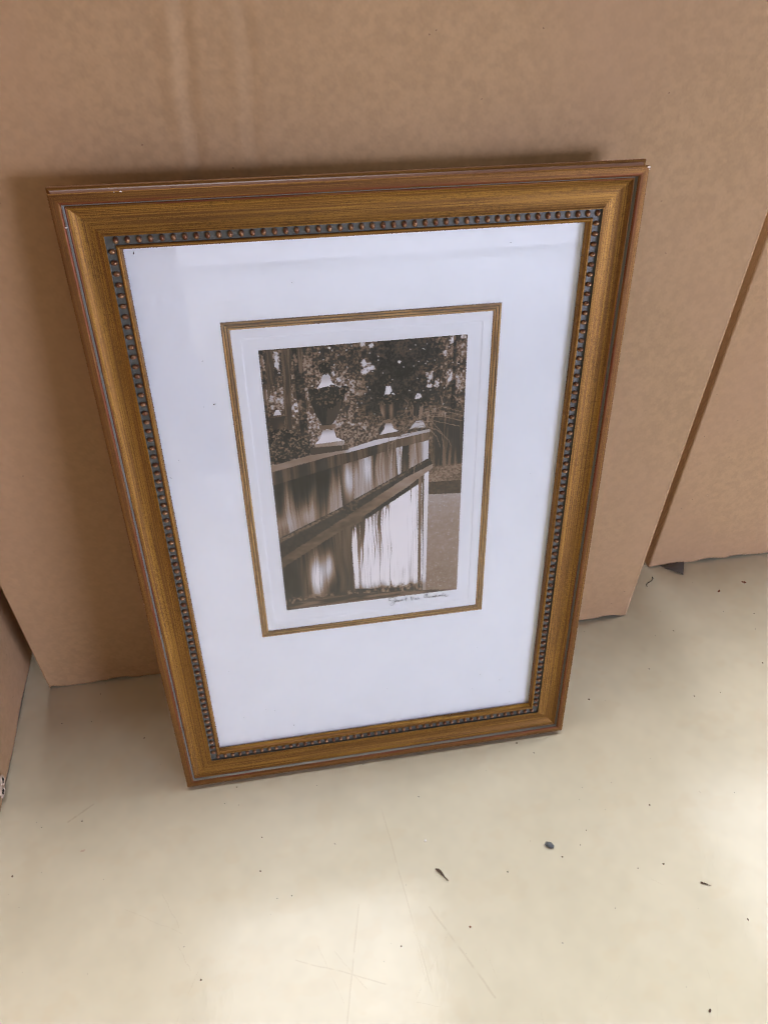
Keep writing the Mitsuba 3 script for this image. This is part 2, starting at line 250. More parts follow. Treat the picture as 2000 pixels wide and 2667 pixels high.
def picture(p, n, uv):
    """The sepia print: a stained garden wall with urns in front of a wood, in the paper's own coordinates."""
    u, v = uv.x, 1 - uv.y
    S = PRINT_SHAPES
    leaf = fbm(u * 80, v * 125, 1.0, 3)
    clump = fbm(u * 13, v * 20, 3.0, 4)
    fleck = fbm(u * 130, v * 203, 5.0, 2)
    wob = 0.02 * (noise(u * 9, v * 9, 2.0) - 0.5)
    streak = fbm((u + wob) * 46, v * 2.6, 2.0, 4)
    hair = fbm((u + wob) * 150, v * 9, 7.0, 2)
    broad = fbm((u + wob) * 15, v * 2.2, 4.0, 3)
    jx, jy = 0.012 * (fbm(u * 70, v * 100, 11.0, 2) - 0.5), 0.010 * (fbm(u * 70, v * 100, 12.0, 2) - 0.5)
    g = lambda cx, cy, rx, ry: dr.exp(-dr.square((u - cx) / rx) - dr.square((v - cy) / ry))
    put = lambda key, val, t, k=0.0: dr.select(inside(u + k * jx, v + k * jy, S[key]), val, t)
    # the wood
    tex = 0.40 * leaf + 0.35 * clump + 0.25 * fleck
    t = 0.045 + 0.34 * dr.square(smoothstep(0.32, 0.70, tex))
    pale = 1.1 * g(0.20, 0.19, 0.20, 0.09) + 0.7 * g(0.44, 0.30, 0.10, 0.06) + 0.9 * g(0.30, 0.335, 0.25, 0.05) + 0.5 * g(0.93, 0.10, 0.12, 0.10) + 0.6 * g(0.42, 0.13, 0.10, 0.06) + 0.4 * g(0.93, 0.28, 0.1, 0.1)
    t *= (0.75 + 1.4 * pale) * (1 - 0.82 * dr.minimum(1, g(0.64, 0.10, 0.20, 0.15) + 0.6 * g(0.56, 0.22, 0.12, 0.05)))
    lean = u + 0.03 * (v - 0.1) * dr.sin(u * 30)
    stem = smoothstep(0.60, 0.72, noise(lean * 48, 3.0, 5.0)) * (1 - smoothstep(0.26, 0.34, v)) * dr.maximum(1 - smoothstep(0.24, 0.34, u), smoothstep(0.74, 0.84, u))
    twig = smoothstep(0.62, 0.72, noise(lean * 90 + v * 40, v * 12, 8.0)) * smoothstep(0.72, 0.82, u)
    gap = mi.Float(0)
    for cx, cy, rx, ry in SKY_GAPS:
        gap = dr.maximum(gap, g(cx, cy, rx, ry))
    gap = gap + 1.25 * (0.45 * leaf + 0.55 * fleck - 0.5)
    t = dr.lerp(t, 0.74, smoothstep(0.46, 0.92, gap))
    t *= 1 - 0.70 * dr.maximum(stem, 0.7 * twig * (1 - smoothstep(0.24, 0.30, v)))
    dots = voronoi(u * 46, v * 72)
    t = dr.select((dots[0] < 0.15) & (dots[2] > 0.88) & (v < 0.25), 0.55, t)
    rows = smoothstep(0.80, 0.86, u) * smoothstep(0.25, 0.30, v) * (1 - smoothstep(0.455, 0.46, v))
    t = t * (1 - rows) + rows * (0.045 + 0.15 * smoothstep(0.42, 0.72, fbm(u * 70, v * 6, 6.0, 3)))
    bank = smoothstep(0.80, 0.82, u) * smoothstep(0.448, 0.468, v)
    t = t * (1 - bank) + bank * (0.13 + 0.16 * smoothstep(0.3, 0.7, 0.5 * fleck + 0.5 * clump))
    for key, b in (('trunk2', 0.07), ('trunk1', 0.07), ('trunk3', 0.085)):
        t = put(key, b + 0.09 * smoothstep(0.40, 0.75, fbm(u * 150, v * 12, 9.0, 2)), t, 0.6)
    t = put('bowl0', 0.06 + 0.25 * g(0.075, 0.29, 0.016, 0.03), t, 1.0)
    t = put('lid0', 0.75, t)
    t = put('shrub', 0.07 + 0.26 * smoothstep(0.36, 0.66, 0.6 * fleck + 0.4 * leaf), t, 2.0)
    t = put('hedge', 0.020 + 0.22 * smoothstep(0.52, 0.74, fleck) * (1 - smoothstep(0.35, 0.43, v)), t, 2.0)
    # lawn and low wall
    t = put('lowwall', 0.05 + 0.07 * leaf, t, 0.3)
    t = put('lawn', 0.24 + 0.14 * (0.5 * fleck + 0.5 * fbm(u * 40, v * 90, 13.0, 3)) + 0.11 * (1 - smoothstep(0.50, 0.72, v)) - 0.05 * smoothstep(0.75, 0.95, v) + 0.12 * smoothstep(0.76, 0.84, fleck), t)
    # lower wall: white lime runs, dark drips from the ledge, grime at the foot
    low = 0.045 + 0.13 * smoothstep(0.38, 0.80, 0.8 * broad + 0.2 * hair)
    runs = g(0.185, 0.868, 0.030, 0.075) + 0.75 * g(0.262, 0.828, 0.022, 0.055) + 0.30 * g(0.225, 0.85, 0.03, 0.05)
    low += 0.85 * dr.minimum(1, runs * (0.55 + 0.9 * hair)) - 0.02
    ink = inside(u, v, S['lower'])
    t = dr.select(ink, low, t)
    run = 0.5 * streak + 0.3 * broad + 0.2 * hair
    drip = smoothstep(0.0, 1.0, (v - (0.668 - 0.185 * (u - 0.39) / 0.38)) / (0.016 + 0.42 * dr.square(smoothstep(0.38, 0.70, 0.7 * run + 0.3 * hair))))
    foot = 1 - smoothstep(0.89, 0.955, v + 0.13 * (run - 0.5) - 0.02 * u)
    lime = 0.07 + 0.90 * drip * foot * (1 - 0.34 * smoothstep(0.46, 0.70, 0.6 * run + 0.4 * hair))
    t = put('white', lime, t, 0.3)
    t = dr.select((u > 0.764) & (u < 0.781) & ink, 0.10 + 0.16 * hair, t)
    t = put('strip', 0.62 + 0.30 * broad - 0.45 * smoothstep(0.92, 0.96, v), t)
    gr = smoothstep(0.935, 0.962, v + 0.035 * (leaf - 0.5)) * (1 - smoothstep(0.785, 0.79, u))
    t = t * (1 - gr) + gr * (0.05 + 0.20 * smoothstep(0.38, 0.7, fbm(u * 80, v * 60, 15.0, 2)))
    t = put('ground', 0.06 + 0.13 * smoothstep(0.35, 0.7, fbm(u * 7, v * 110, 16.0, 3)), t, 0.5)
    # parapet
    top = 0.465 - 0.17 * u
    h = (v - top) / (0.215 - 0.14 * u)
    near = smoothstep(0.40, 0.50, u)
    soft = 0.62 * broad + 0.28 * streak + 0.10 * hair
    pan = 0.05 + 0.40 * smoothstep(0.36, 0.72, soft + 0.14 * (h - 0.6) + 0.07 * near) * (0.75 + 0.5 * (hair - 0.2))
    pan *= 0.25 + 0.75 * smoothstep(0.15, 0.85, h + 1.1 * (soft - 0.5) + 0.5 * near)
    pan += 0.42 * g(0.497, 0.435, 0.020, 0.05) * (0.4 + hair) + 0.22 * g(0.16, 0.60, 0.04, 0.04) + 0.18 * g(0.03, 0.62, 0.04, 0.03)
    t = put('upper_panel', pan, t)
    q = g(0.392, 0.475, 0.024, 0.065)
    t = put('pilaster', 0.055 + 0.85 * q * (0.7 + 0.6 * (hair - 0.3)), t)
    t = put('pilaster2', 0.20 + 0.5 * smoothstep(0.36, 0.65, hair), t)
    t = put('endpost', 0.16 + 0.55 * smoothstep(0.775, 0.795, u), t)
    t = put('base_dark', 0.03 + 0.05 * leaf, t, 0.2)
    t = put('base_top', 0.07 + 0.13 * smoothstep(0.35, 0.7, leaf), t, 0.2)
    t = put('block', 0.045 + 0.08 * smoothstep(0.45, 0.7, leaf), t)
    t = put('ledge', 0.06 + 0.14 * fbm(u * 20, v * 60, 21.0, 3) + 0.18 * smoothstep(0.42, 0.75, u), t, 0.3)
    t = put('coping_face', 0.045 + 0.11 * smoothstep(0.40, 0.72, run) + 0.10 * smoothstep(0.5, 0.75, u), t)
    t = put('coping_top', 0.22 + 0.13 * fbm(u * 18, v * 70, 22.0, 2) + 0.42 * smoothstep(0.36, 0.42, u) * (1 - 0.6 * smoothstep(0.62, 0.8, u)), t)
    # urns: pedestal, foot, ring, bowl under ivy, lid and finial
    t = put('bowl3', 0.04 + 0.20 * smoothstep(0.42, 0.62, hair), t)
    t = put('foot3', 0.22 + 0.40 * smoothstep(0.27, 0.285, v), t)
    t = put('lid3', 0.80, t)
    t = put('plinth2', 0.09 + 0.08 * hair, t)
    t = put('foot2', 0.34 + 0.45 * smoothstep(0.275, 0.30, v), t)
    t = put('ring2', 0.20, t)
    t = put('bowl2', 0.03 + 0.26 * g(0.575, 0.245, 0.014, 0.035) + 0.20 * g(0.622, 0.235, 0.010, 0.04), t)
    t = put('lid2', 0.60 + 0.35 * g(0.610, 0.165, 0.02, 0.03), t)
    t = put('plinth1', 0.075 + 0.10 * smoothstep(0.37, 0.42, u), t)
    t = put('torus1', 0.26 + 0.20 * smoothstep(0.30, 0.42, u) + 0.10 * hair, t)
    t = put('foot1', 0.30 + 0.58 * smoothstep(0.275, 0.305, v), t)
    t = put('ring1', 0.16 + 0.16 * smoothstep(0.30, 0.38, u), t)
    t = put('bowl1', 0.018 + 0.02 * hair, t)
    t = put('bowl1lit', 0.07 + 0.40 * dr.square(smoothstep(0.335, 0.435, u + 0.15 * (v - 0.22))), t, 0.4)
    t = put('lid1', 0.62 + 0.30 * smoothstep(0.10, 0.13, v), t)
    for key in ('ivy3', 'ivy2', 'finial2', 'ivy1', 'finial1'):
        t = put(key, 0.018 + 0.15 * smoothstep(0.56, 0.72, fleck), t, 3.0)
    # bare twigs
    d = mi.Float(1)
    for x0, y0, x1, y1 in TWIGS:
        ex, ey = x1 - x0, (y1 - y0) * 1.56
        px, py = u + 0.4 * jx - x0, (v + 0.4 * jy - y0) * 1.56
        w = dr.clip((px * ex + py * ey) / (ex * ex + ey * ey), 0, 1)
        d = dr.minimum(d, dr.square(px - ex * w) + dr.square(py - ey * w))
    tw = 1 - smoothstep(0.0010, 0.0026, dr.sqrt(d))
    t = dr.lerp(t, dr.select((v < 0.20) | (t > 0.4), 0.12, 0.34), 0.6 * tw)
    t = dr.clip(t, 0.012, 1)
    c = mix(mix((0.86, 0.82, 0.82), (1.12, 0.74, 0.47), smoothstep(0.02, 0.10, t)), mi.Color3f(1.0, 1.0, 1.035), smoothstep(0.14, 0.60, t))
    return c * (0.86 * t * (0.66 + 0.34 * smoothstep(0.02, 0.25, t)))


SCRATCHES = []
_r = random.Random(11)
for k in range(28):
    x, y = _r.uniform(-0.7, -0.1), _r.uniform(-0.62, -0.34)
    a, l = _r.choice([1.4, 1.9, 2.2, 0.9, 0.1, 2.5]) + _r.uniform(-0.3, 0.3), _r.uniform(0.015, 0.09)
    SCRATCHES.append((x, y, x + l * math.cos(a), y + l * math.sin(a), _r.uniform(0.0004, 0.0007), _r.uniform(0.12, 0.38)))
SCRATCHES += [(-0.816, -0.206, -0.786, -0.186, 0.0016, 0.6), (-0.43, -0.25, -0.41, -0.46, 0.0011, 0.35), (-0.395, -0.375, -0.345, -0.475, 0.0016, 0.4), (-0.475, -0.36, -0.505, -0.48, 0.0012, 0.4), (-0.55, -0.405, -0.455, -0.445, 0.001, 0.4)]

scene['floor_paint'] = pri(proc(floor_tone), 0.10, proc(floor_bump, eps=2.5e-4), 0.000085, specular=0.11)
scene['kraft_board'] = pri(proc(kraft), 0.75, proc(kraft_bump, eps=6e-4), 0.00038, specular=0.25)
scene['kraft_dark'] = dif((0.10, 0.065, 0.05))
scene['gold_leaf'] = pri(proc(gold), 0.48, proc(gold_bump, eps=2e-4), 0.00012, metallic=0.55, specular=0.3)
scene['fillet_leaf'] = pri(proc(fillet_gold), 0.45, metallic=0.4, specular=0.5)
scene['cove_paint'] = pri((0.165, 0.085, 0.060), 0.35, specular=0.5)
scene['grey_paint'] = pri((0.175, 0.175, 0.150), 0.40, specular=0.5)
scene['channel_paint'] = pri(proc(channel_tone), 0.45, specular=0.5)
scene['bead_metal'] = pri(proc(bead_tone), 0.30, metallic=0.6, specular=0.5)
scene['mat_card'] = pri(proc(mat_tone), 0.85, proc(mat_bump, eps=4e-4), 0.0001, specular=0.2)
scene['paper'] = pri((0.79, 0.84, 0.90), 0.8, specular=0.2)
scene['print_ink'] = pri(proc(picture), 0.6, specular=0.1)
scene['pen_ink'] = dif((0.03, 0.035, 0.05))
scene['picture_glass'] = {'type': 'thindielectric', 'int_ior': 1.5}
scene['gesso'] = dif((0.75, 0.70, 0.66))
scene['backing_paper'] = dif((0.30, 0.24, 0.18))
scene['dark_speck'] = dif((0.035, 0.028, 0.022))
scene['lint_grey'] = pri((0.12, 0.13, 0.14), 0.9)
scene['leaf_brown'] = pri((0.075, 0.045, 0.025), 0.7)
scene['rust_brown'] = pri((0.20, 0.075, 0.035), 0.8)
scene['white_grain'] = pri((0.85, 0.84, 0.84), 0.3)
scene['torn_paper'] = dif((0.62, 0.50, 0.38))
scene['ceiling_white'] = dif((0.30, 0.30, 0.29))
scene['lamp_metal'] = pri((0.8, 0.8, 0.8), 0.5)
scene['tab_grey'] = pri((0.10, 0.09, 0.085), 0.6)

# ------------------------------------------------------------------ setting
add('floor', tm(*grid(np.array([[(-9, -10, 0), (11, -10, 0)], [(-9, 6, 0), (11, 6, 0)]], float))), 'floor_paint', kind='structure')
add('ceiling', tm(*grid(np.array([[(-9, 6, CEIL + 0.08), (11, 6, CEIL + 0.08)], [(-9, -10, CEIL + 0.08), (11, -10, CEIL + 0.08)]], float))), 'ceiling_white', kind='structure')
for i, (x, y, a, b) in enumerate(LIGHTS):
    k = 'ceiling_light' + (f'_{i:03d}' if i else '')
    z = CEIL
    d = tm(*grid(np.array([[(x - a, y + b, z), (x + a, y + b, z)], [(x - a, y - b, z), (x + a, y - b, z)]], float)))
    scene[k + '__diffuser'] = {**mikit.ply(d, 'lamp_metal'), 'emitter': {'type': 'area', 'radiance': {'type': 'rgb', 'value': list(LAMP)}}}
    fr = trimesh.util.concatenate([box((x - a - .015, y - b - .015, z - .004), (x - a - .0005, y + b + .015, z + .075)), box((x + a + .0005, y - b - .015, z - .004), (x + a + .015, y + b + .015, z + .075)),
                                   box((x - a, y - b - .015, z - .004), (x + a, y - b - .0005, z + .075)), box((x - a, y + b + .0005, z - .004), (x + a, y + b + .015, z + .075))])
    scene[k + '__housing'] = mikit.ply(fr, 'lamp_metal')
    lab(k, ('rectangular ceiling panel light straight above the big cardboard box', 'rectangular ceiling panel light above the floor to the right of the boxes', 'rectangular ceiling panel light at the left behind the photographer')[i], 'ceiling light', 'panel lights in the ceiling')

for i, (x, y, z0, z1, w, ang) in enumerate(WINDOWS):
    k = ('glazed_door', 'shutter_window')[i]
    e, nn = V(math.cos(ang), math.sin(ang), 0), V(-math.sin(ang), math.cos(ang), 0)
    c = V(x, y, 0)
    q = np.array([[c - e * w / 2 + [0, 0, z0], c + e * w / 2 + [0, 0, z0]], [c - e * w / 2 + [0, 0, z1], c + e * w / 2 + [0, 0, z1]]])
    v, f = grid(q)
    for a, b2, c0, c1 in ((-w / 2 - .05, -w / 2, z0 - .05, z1 + .05), (w / 2, w / 2 + .05, z0 - .05, z1 + .05), (-w / 2, w / 2, z0 - .05, z0), (-w / 2, w / 2, z1, z1 + .05)):
        bb = box((a, -0.06, c0), (b2, 0.02, c1)); qv = np.array(bb.vertices)
        add(k + '__frame', tm(c + qv[:, :1] * e + qv[:, 1:2] * nn + qv[:, 2:] * V(0, 0, 1), np.array(bb.faces)), 'lamp_metal')
    lab(k, ('wide glazed double door letting cool daylight in from the front right', 'long low window far behind the photographer, mirrored in the picture glass')[i], ('door', 'window')[i])
    scene[k + '__pane'] = {**mikit.ply(tm(v, f[:, ::-1]), 'lamp_metal'), 'emitter': {'type': 'area', 'radiance': {'type': 'rgb', 'value': list(SHUTTER if i == 1 else DAY)}}}


# ------------------------------------------------------------------ cardboard boxes
def panel(x0, x1, z0, z1, y, nx, nz, disp=None, ragged=0.0, seed=0, thick=0.005):
    """An upright corrugated panel facing -y with a rounded rim; its lower edge may be ragged."""
    xs, zs = np.linspace(x0, x1, nx), np.linspace(z0, z1, nz)
    # closer rows at the rims so that the fold is round
    X, Z = np.meshgrid(xs, zs)
    Y = np.full_like(X, y)
    if disp is not None:
        Y = Y + disp(X, Z)
    if ragged:
        r = meshkit.fbm(np.stack([xs * 38, xs * 0 + seed, xs * 0], -1), 4, seed)
        low = 0.0012 + ragged * np.clip(r * 2.2 - 0.75, 0, 1)
        w = np.clip(1 - (Z - z0) / 0.03, 0, 1) ** 2
        Z = Z + w * low[None]
    P = np.stack([X, Y, Z], -1)
    v, f = grid(P)
    uv = np.stack([P[..., 0].ravel(), P[..., 2].ravel()], -1)
    return tm(v, f), uv


def rim(a, b, inner, outer, n=7):
    """A rounded fold along the line a-b turning from direction inner to outer."""
    a, b, i, o = (np.asarray(q, float) for q in (a, b, inner, outer))
    w = np.linspace(0, np.pi / 2, n)
    P = np.array([[a + i * (1 - np.cos(t)) * 0 + i * np.sin(t) - i + o * (1 - np.cos(t)), b + i * np.sin(t) - i + o * (1 - np.cos(t))] for t in w])
    v, f = grid(P)
    uv = np.stack([v[:, 0] + v[:, 1], v[:, 2]], -1)
    return tm(v, f), uv


R = 0.003
BW, BH, BD = 0.867, BOX_H, 0.55


def creases(X, Z):
    y = -0.012 * np.sin(np.pi * np.clip(-X / BW, 0, 1)) * np.sin(np.pi * np.clip(Z / BH, 0, 1))
    for xc, s, amp in ((-0.553, 1, 0.0015), (-0.505, 1, 0.0010)):
        c = xc - 0.004 * (Z < 0.75) * (0.75 - Z) / 0.05 * (xc < -0.52) + 0.0015 * np.sin(Z * 60 + xc * 40)
        d = (X - c) / 0.006
        y += amp * np.exp(-d * d) * np.sign(s) * np.clip((Z - 0.45) / 0.2, 0, 1) - 0.6 * amp * np.exp(-((X - c + 0.012) / 0.007) ** 2) * np.clip((Z - 0.45) / 0.2, 0, 1)
    y += 0.0007 * (meshkit.fbm(np.stack([X * 14, Z * 9, X * 0], -1), 3, 4) - 0.5)
    return y


def carton(key, x0, x1, y0, y1, h, label, disp=None, ragged=0.004, seed=1, nx=120, nz=100, front='-y'):
    """A closed corrugated carton standing on the floor: four walls, rounded upright folds and a top flap."""
    m, uv = panel(x0 + R, x1 - R, 0.0008, h, y0, nx, nz, disp, ragged, seed)
    add(key + '__front_panel', m, 'kraft_board', True, uv=uv)
    for (xa, inn) in ((x1 - R, (R, 0, 0)), (x0 + R, (-R, 0, 0))):
        m, uv = rim((xa + inn[0], y0, 0.001), (xa + inn[0], y0, h), inn, (0, R, 0))
        add(key + '__fold', m, 'kraft_board', True, uv=uv)
    for xa in (x0, x1):
        g = np.array([[(xa, y0 + R, 0.001), (xa, y1, 0.001)], [(xa, y0 + R, h), (xa, y1, h)]], float)
        v, f = grid(g)
        add(key + '__side_panel', tm(v, f), 'kraft_board', uv=np.stack([v[:, 1], v[:, 2]], -1))
    g = np.array([[(x0, y1, 0.001), (x1, y1, 0.001)], [(x0, y1, h), (x1, y1, h)]], float)
    v, f = grid(g)
    add(key + '__back_panel', tm(v, f), 'kraft_board', uv=v[:, [0, 2]])
    mid = (y0 + y1) / 2
    for ya, yb in ((y0 + 0.001, mid - 0.001), (mid + 0.001, y1)):
        b = box((x0 + 0.001, ya, h - 0.004), (x1 - 0.001, yb, h + 0.001))
        add(key + '__top_flap', b, 'kraft_board', uv=np.array(b.vertices)[:, :2])
    lab(key, label, 'cardboard box')


carton('cardboard_box', -BW, 0.0, 0.0, BD, BH, 'large plain brown cardboard box with two vertical creases, directly behind the framed picture', creases, 0.005, 3, 300, 160)
carton('cardboard_box_001', 0.077, 1.15, 0.092, 0.092 + 0.45, BH1, 'brown cardboard box at the right edge, set back behind the big box', None, 0.006, 8)


# the box on the left shows its right-hand side
def side_carton(key, xr, w, y0, y1, h, label):
    ys, zs = np.linspace(y0 + R, y1 - R, 160), np.linspace(0.0008, h, 120)
    Y, Z = np.meshgrid(ys, zs)
    r = np.clip(meshkit.fbm(np.stack([ys * 40, ys * 0, ys * 0], -1), 4, 5) * 2.2 - 0.75, 0, 1) * 0.005
    Z = Z + np.clip(1 - Z / 0.03, 0, 1) ** 2 * r[None]
    X = xr + 0.045 * (y1 - Y) * 0 + 0.003 * (meshkit.fbm(np.stack([Y * 6, Z * 6, Y * 0], -1), 3, 2) - 0.5)
    P = np.stack([X, Y, Z], -1)
    v, f = grid(P)
    add(key + '__side_panel', tm(v, f), 'kraft_board', True, uv=v[:, 1:])
    for q, a, b in (('front_panel', (xr - w, y0, 0.001), (xr, y0, h)), ('back_panel', (xr - w, y1, 0.001), (xr, y1, h))):
        g = np.array([[a, (b[0], a[1], a[2])], [(a[0], a[1], h), b]], float)
        vv, ff = grid(g)
        add(key + '__' + q, tm(vv, ff), 'kraft_board', uv=vv[:, [0, 2]])
    g = np.array([[(xr - w, y0, 0.001), (xr - w, y1, 0.001)], [(xr - w, y0, h), (xr - w, y1, h)]], float)
    vv, ff = grid(g)
    add(key + '__side_panel', tm(vv, ff), 'kraft_board', uv=vv[:, 1:])
    for xa, xb in ((xr - w, xr - w / 2 - 0.001), (xr - w / 2 + 0.001, xr)):
        b = box((xa, y0 + 0.001, h - 0.004), (xb, y1 - 0.001, h + 0.001))
        add(key + '__top_flap', b, 'kraft_board', uv=np.array(b.vertices)[:, :2])
    lab(key, label, 'cardboard box')


LX = -0.9
side_carton('cardboard_box_002', LX, 0.5, LEFT_Y0, 0.35, LEFT_H, 'brown cardboard box at the left edge with two torn staple holes in its lower side')
_r = random.Random(3)
for k, (yy, zz) in enumerate(((-0.147, 0.020), (-0.158, 0.012))):
    w = np.linspace(0, 2 * np.pi, 14, endpoint=False)
    rr = 0.0042 * (1 + 0.35 * np.array([_r.uniform(-1, 1) for _ in w]))
    ring = lambda s, x: np.stack([np.full(14, LX + x), yy + np.cos(w) * rr * s, zz + np.sin(w) * rr * s * 0.9], -1)
    P = np.array([ring(1.9, 0.0022), ring(1.3, 0.0042), ring(1.0, 0.0034)])
    P = np.concatenate([P, P[:, :1]], 1)
    add('cardboard_box_002__torn_rim', tm(*grid(P)), 'torn_paper', True)
    P = np.array([ring(1.02, 0.0034), ring(0.8, 0.0024), ring(0.01, 0.0022)])
    P = np.concatenate([P, P[:, :1]], 1)
    add('cardboard_box_002__staple_hole', tm(*grid(P)), 'dark_speck')

# ------------------------------------------------------------------ the framed picture
TILT, FY = 0.17930, 0.00700
W, H = 0.5, 0.70984
BL = V(-0.669879, -0.186356, FRONT_Z)
E = V(math.cos(FY), math.sin(FY), 0)
N = V(math.sin(FY) * math.cos(TILT), -math.cos(FY) * math.cos(TILT), math.sin(TILT))
U = np.cross(N, E)


def fr(a, b, d):
    """A point of the frame: a right, b up, d behind its front, in metres."""
    a, b, d = np.broadcast_arrays(np.asarray(a, float), np.asarray(b, float), np.asarray(d, float))
    return BL + a[..., None] * E + b[..., None] * U - d[..., None] * N


def rail_strip(side, prof, w=W, h=H, a0=0.0, b0=0.0, n=2):
    """The mesh of one mitred rail of a w x h rectangle; prof: (distance inwards, depth) in mm."""
    prof = np.array(prof, float) / 1000
    m, d = prof[:, 0], prof[:, 1]
    L = w if side in 'BT' else h
    s = np.linspace(0, 1, n)
    along = m[None] + s[:, None] * (L - 2 * m[None])
    M, D = np.broadcast_to(m, along.shape), np.broadcast_to(d, along.shape)
    P = {'B': lambda: fr(a0 + along, b0 + M, D), 'T': lambda: fr(a0 + w - along, b0 + h - M, D), 'R': lambda: fr(a0 + w - M, b0 + along, D), 'L': lambda: fr(a0 + M, b0 + h - along, D)}[side]()
    v, f = grid(P)
    off = {'B': 0.0, 'R': 3.1, 'T': 7.7, 'L': 12.3}[side]
    uv = np.stack([(along + off).ravel(), (M + 0 * along).ravel()], -1)
    return tm(v, f[:, ::-1]), uv


def arc_pts(*p, n=5):
    return smooth_line(np.array(p, float), n)


STRAINER = 51.0                           # how far the frame's hidden back stands off, down to the box it leans on (mm)
ZONES = [
    ('back_edge', 'cove_paint', [(18, 18.0), (-1.5, 18.0), (-2.8, 17.4), (-3, 16.6), (-2.9, 15.2)]),
    ('lip', 'gold_leaf', arc_pts((-2.9, 15.2), (-2.5, 14.3), (-1.6, 13.9), (-0.6, 13.4))),
    ('cove', 'cove_paint', arc_pts((-0.6, 13.4), (0.8, 11.2), (1.2, 8.0), (0.7, 4.8), (0.15, 2.6))),
    ('outer_band', 'gold_leaf', np.vstack([arc_pts((0.15, 2.6), (0.0, 1.6), (0.25, 0.6), (1.0, 0.15), (2.2, 0.0)), [(4.5, 0.05)], arc_pts((6.8, 0.25), (8.0, 0.8), (8.7, 1.7))])),
    ('step', 'grey_paint', [(8.7, 1.7), (9.1, 3.2), (9.3, 4.6), (9.9, 4.8)]),
    ('scoop', 'gold_leaf', np.vstack([arc_pts((9.9, 4.8), (10.4, 4.2), (11.1, 4.1), (11.7, 4.6)), arc_pts((11.9, 4.8), (14.5, 6.7), (19, 8.2), (25, 8.6), (31, 7.8), (34.7, 6.6)), [(35.1, 6.7)]])),
    ('bead_channel', 'channel_paint', [(35.1, 6.7), (35.2, 9.0), (35.5, 9.5), (42.4, 9.5), (42.7, 9.2), (42.8, 8.4)]),
    ('sight_edge', 'gold_leaf', arc_pts((42.8, 8.4), (43.1, 7.8), (44.0, 7.3), (45.2, 7.6), (46.2, 8.9), (46.8, 11.5), (47.0, 15.3))),
]
bead0 = trimesh.creation.icosphere(1)
bead0.apply_scale((1.0, 1.0, 1.0))
BEADS = {'T': (46, 43.6, 461.3), 'B': (46, 43.6, 456.4), 'L': (68, 47.8, 661.5), 'R': (68, 47.8, 661.5)}
beadm = {}
for i, side in enumerate('BRTL'):
    rk = 'picture_frame__rail' + (f'_{i:03d}' if i else '')
    for name, mat, prof in ZONES:
        m, uv = rail_strip(side, prof, n=40)
        key = rk if name == 'back_edge' else f'{rk}__{name}'
        scene[key] = mikit.ply(m, mat, smooth=True, uv=uv)
    n, s0, s1 = BEADS[side]
    rot = np.eye(4)
    along, across = (E, U) if side in 'TB' else (U, E)
    rot[:3, 0], rot[:3, 1], rot[:3, 2] = along * 0.0023, across * 0.0031, N * 0.0032
    if np.linalg.det(rot[:3, :3]) < 0:
        rot[:3, 0] *= -1
    if 'p' not in beadm:
        beadm['p'] = mikit.ply(bead0, 'bead_metal', smooth=True)
    for j in range(n):
        t = (s0 + (s1 - s0) * j / (n - 1)) / 1000
        a, b = {'B': (t, 0.039), 'T': (t, H - 0.039), 'L': (0.039, H - t), 'R': (W - 0.039, H - t)}[side]
        M = rot.copy(); M[:3, 3] = fr(a, b, 0.0092)
        scene[f'{rk}__bead' + (f'_{j:03d}' if j else '')] = {**beadm['p'], 'to_world': T(M.tolist())}
# chipped gilding: bare white gesso
for k, (a, b, s) in enumerate(((50.8, 709.0, 1.0), (55.9, 709.1, 1.2), (77.6, 709.0, 0.9), (98.6, 709.0, 0.7), (107.6, 709.1, 0.8), (498.8, 708.4, 1.8), (499.5, 706.5, 0.9), (9.0, 684.5, 1.0), (0.6, 300, 0.8))):
    c = trimesh.creation.icosphere(1, radius=1.0)
    q = np.array(c.vertices); q *= 1 + 0.35 * (meshkit.noise(q * 2.3 + k) - 0.5)[:, None]
    v = fr(a / 1000 + q[:, 0] * 0.0011 * s, b / 1000 + q[:, 1] * 0.0006 * s, 0.0007 + q[:, 2] * 0.0005 * s)
    add('picture_frame__rail_002__chip' if b > 700 else 'picture_frame__rail_003__chip', tm(v, np.array(c.faces)), 'gesso', True)

# backing board, glass, mat, fillet, paper and print
def slab(a0, a1, b0, b1, d0, d1):
    c = box((a0, b0, d0), (a1, b1, d1))
    v = np.array(c.vertices)
    return tm(fr(v[:, 0], v[:, 1], v[:, 2]), np.array(c.faces)[:, ::-1])


for i, side in enumerate('BRTL'):
    m, uv = rail_strip(side, [(30, 18.1), (30, STRAINER), (18, STRAINER), (18, 18.3)])
    scene['picture_frame__strainer' + (f'_{i:03d}' if i else '')] = mikit.ply(m, 'backing_paper')
scene['picture_frame__backing_board'] = mikit.ply(slab(0.019, W - 0.019, 0.019, H - 0.019, 0.0210, 0.0225), 'backing_paper')
g = fr(*np.meshgrid([0.0455, W - 0.0455], [0.0455, H - 0.0455]), 0.0150)
scene['picture_frame__glass_pane'] = mikit.ply(tm(*grid(g)), 'picture_glass')
FO = (0.1178, 0.3799, 0.2194, 0.5934)   # fillet's outer edge: left, right, bottom, top
MATD = 0.0168


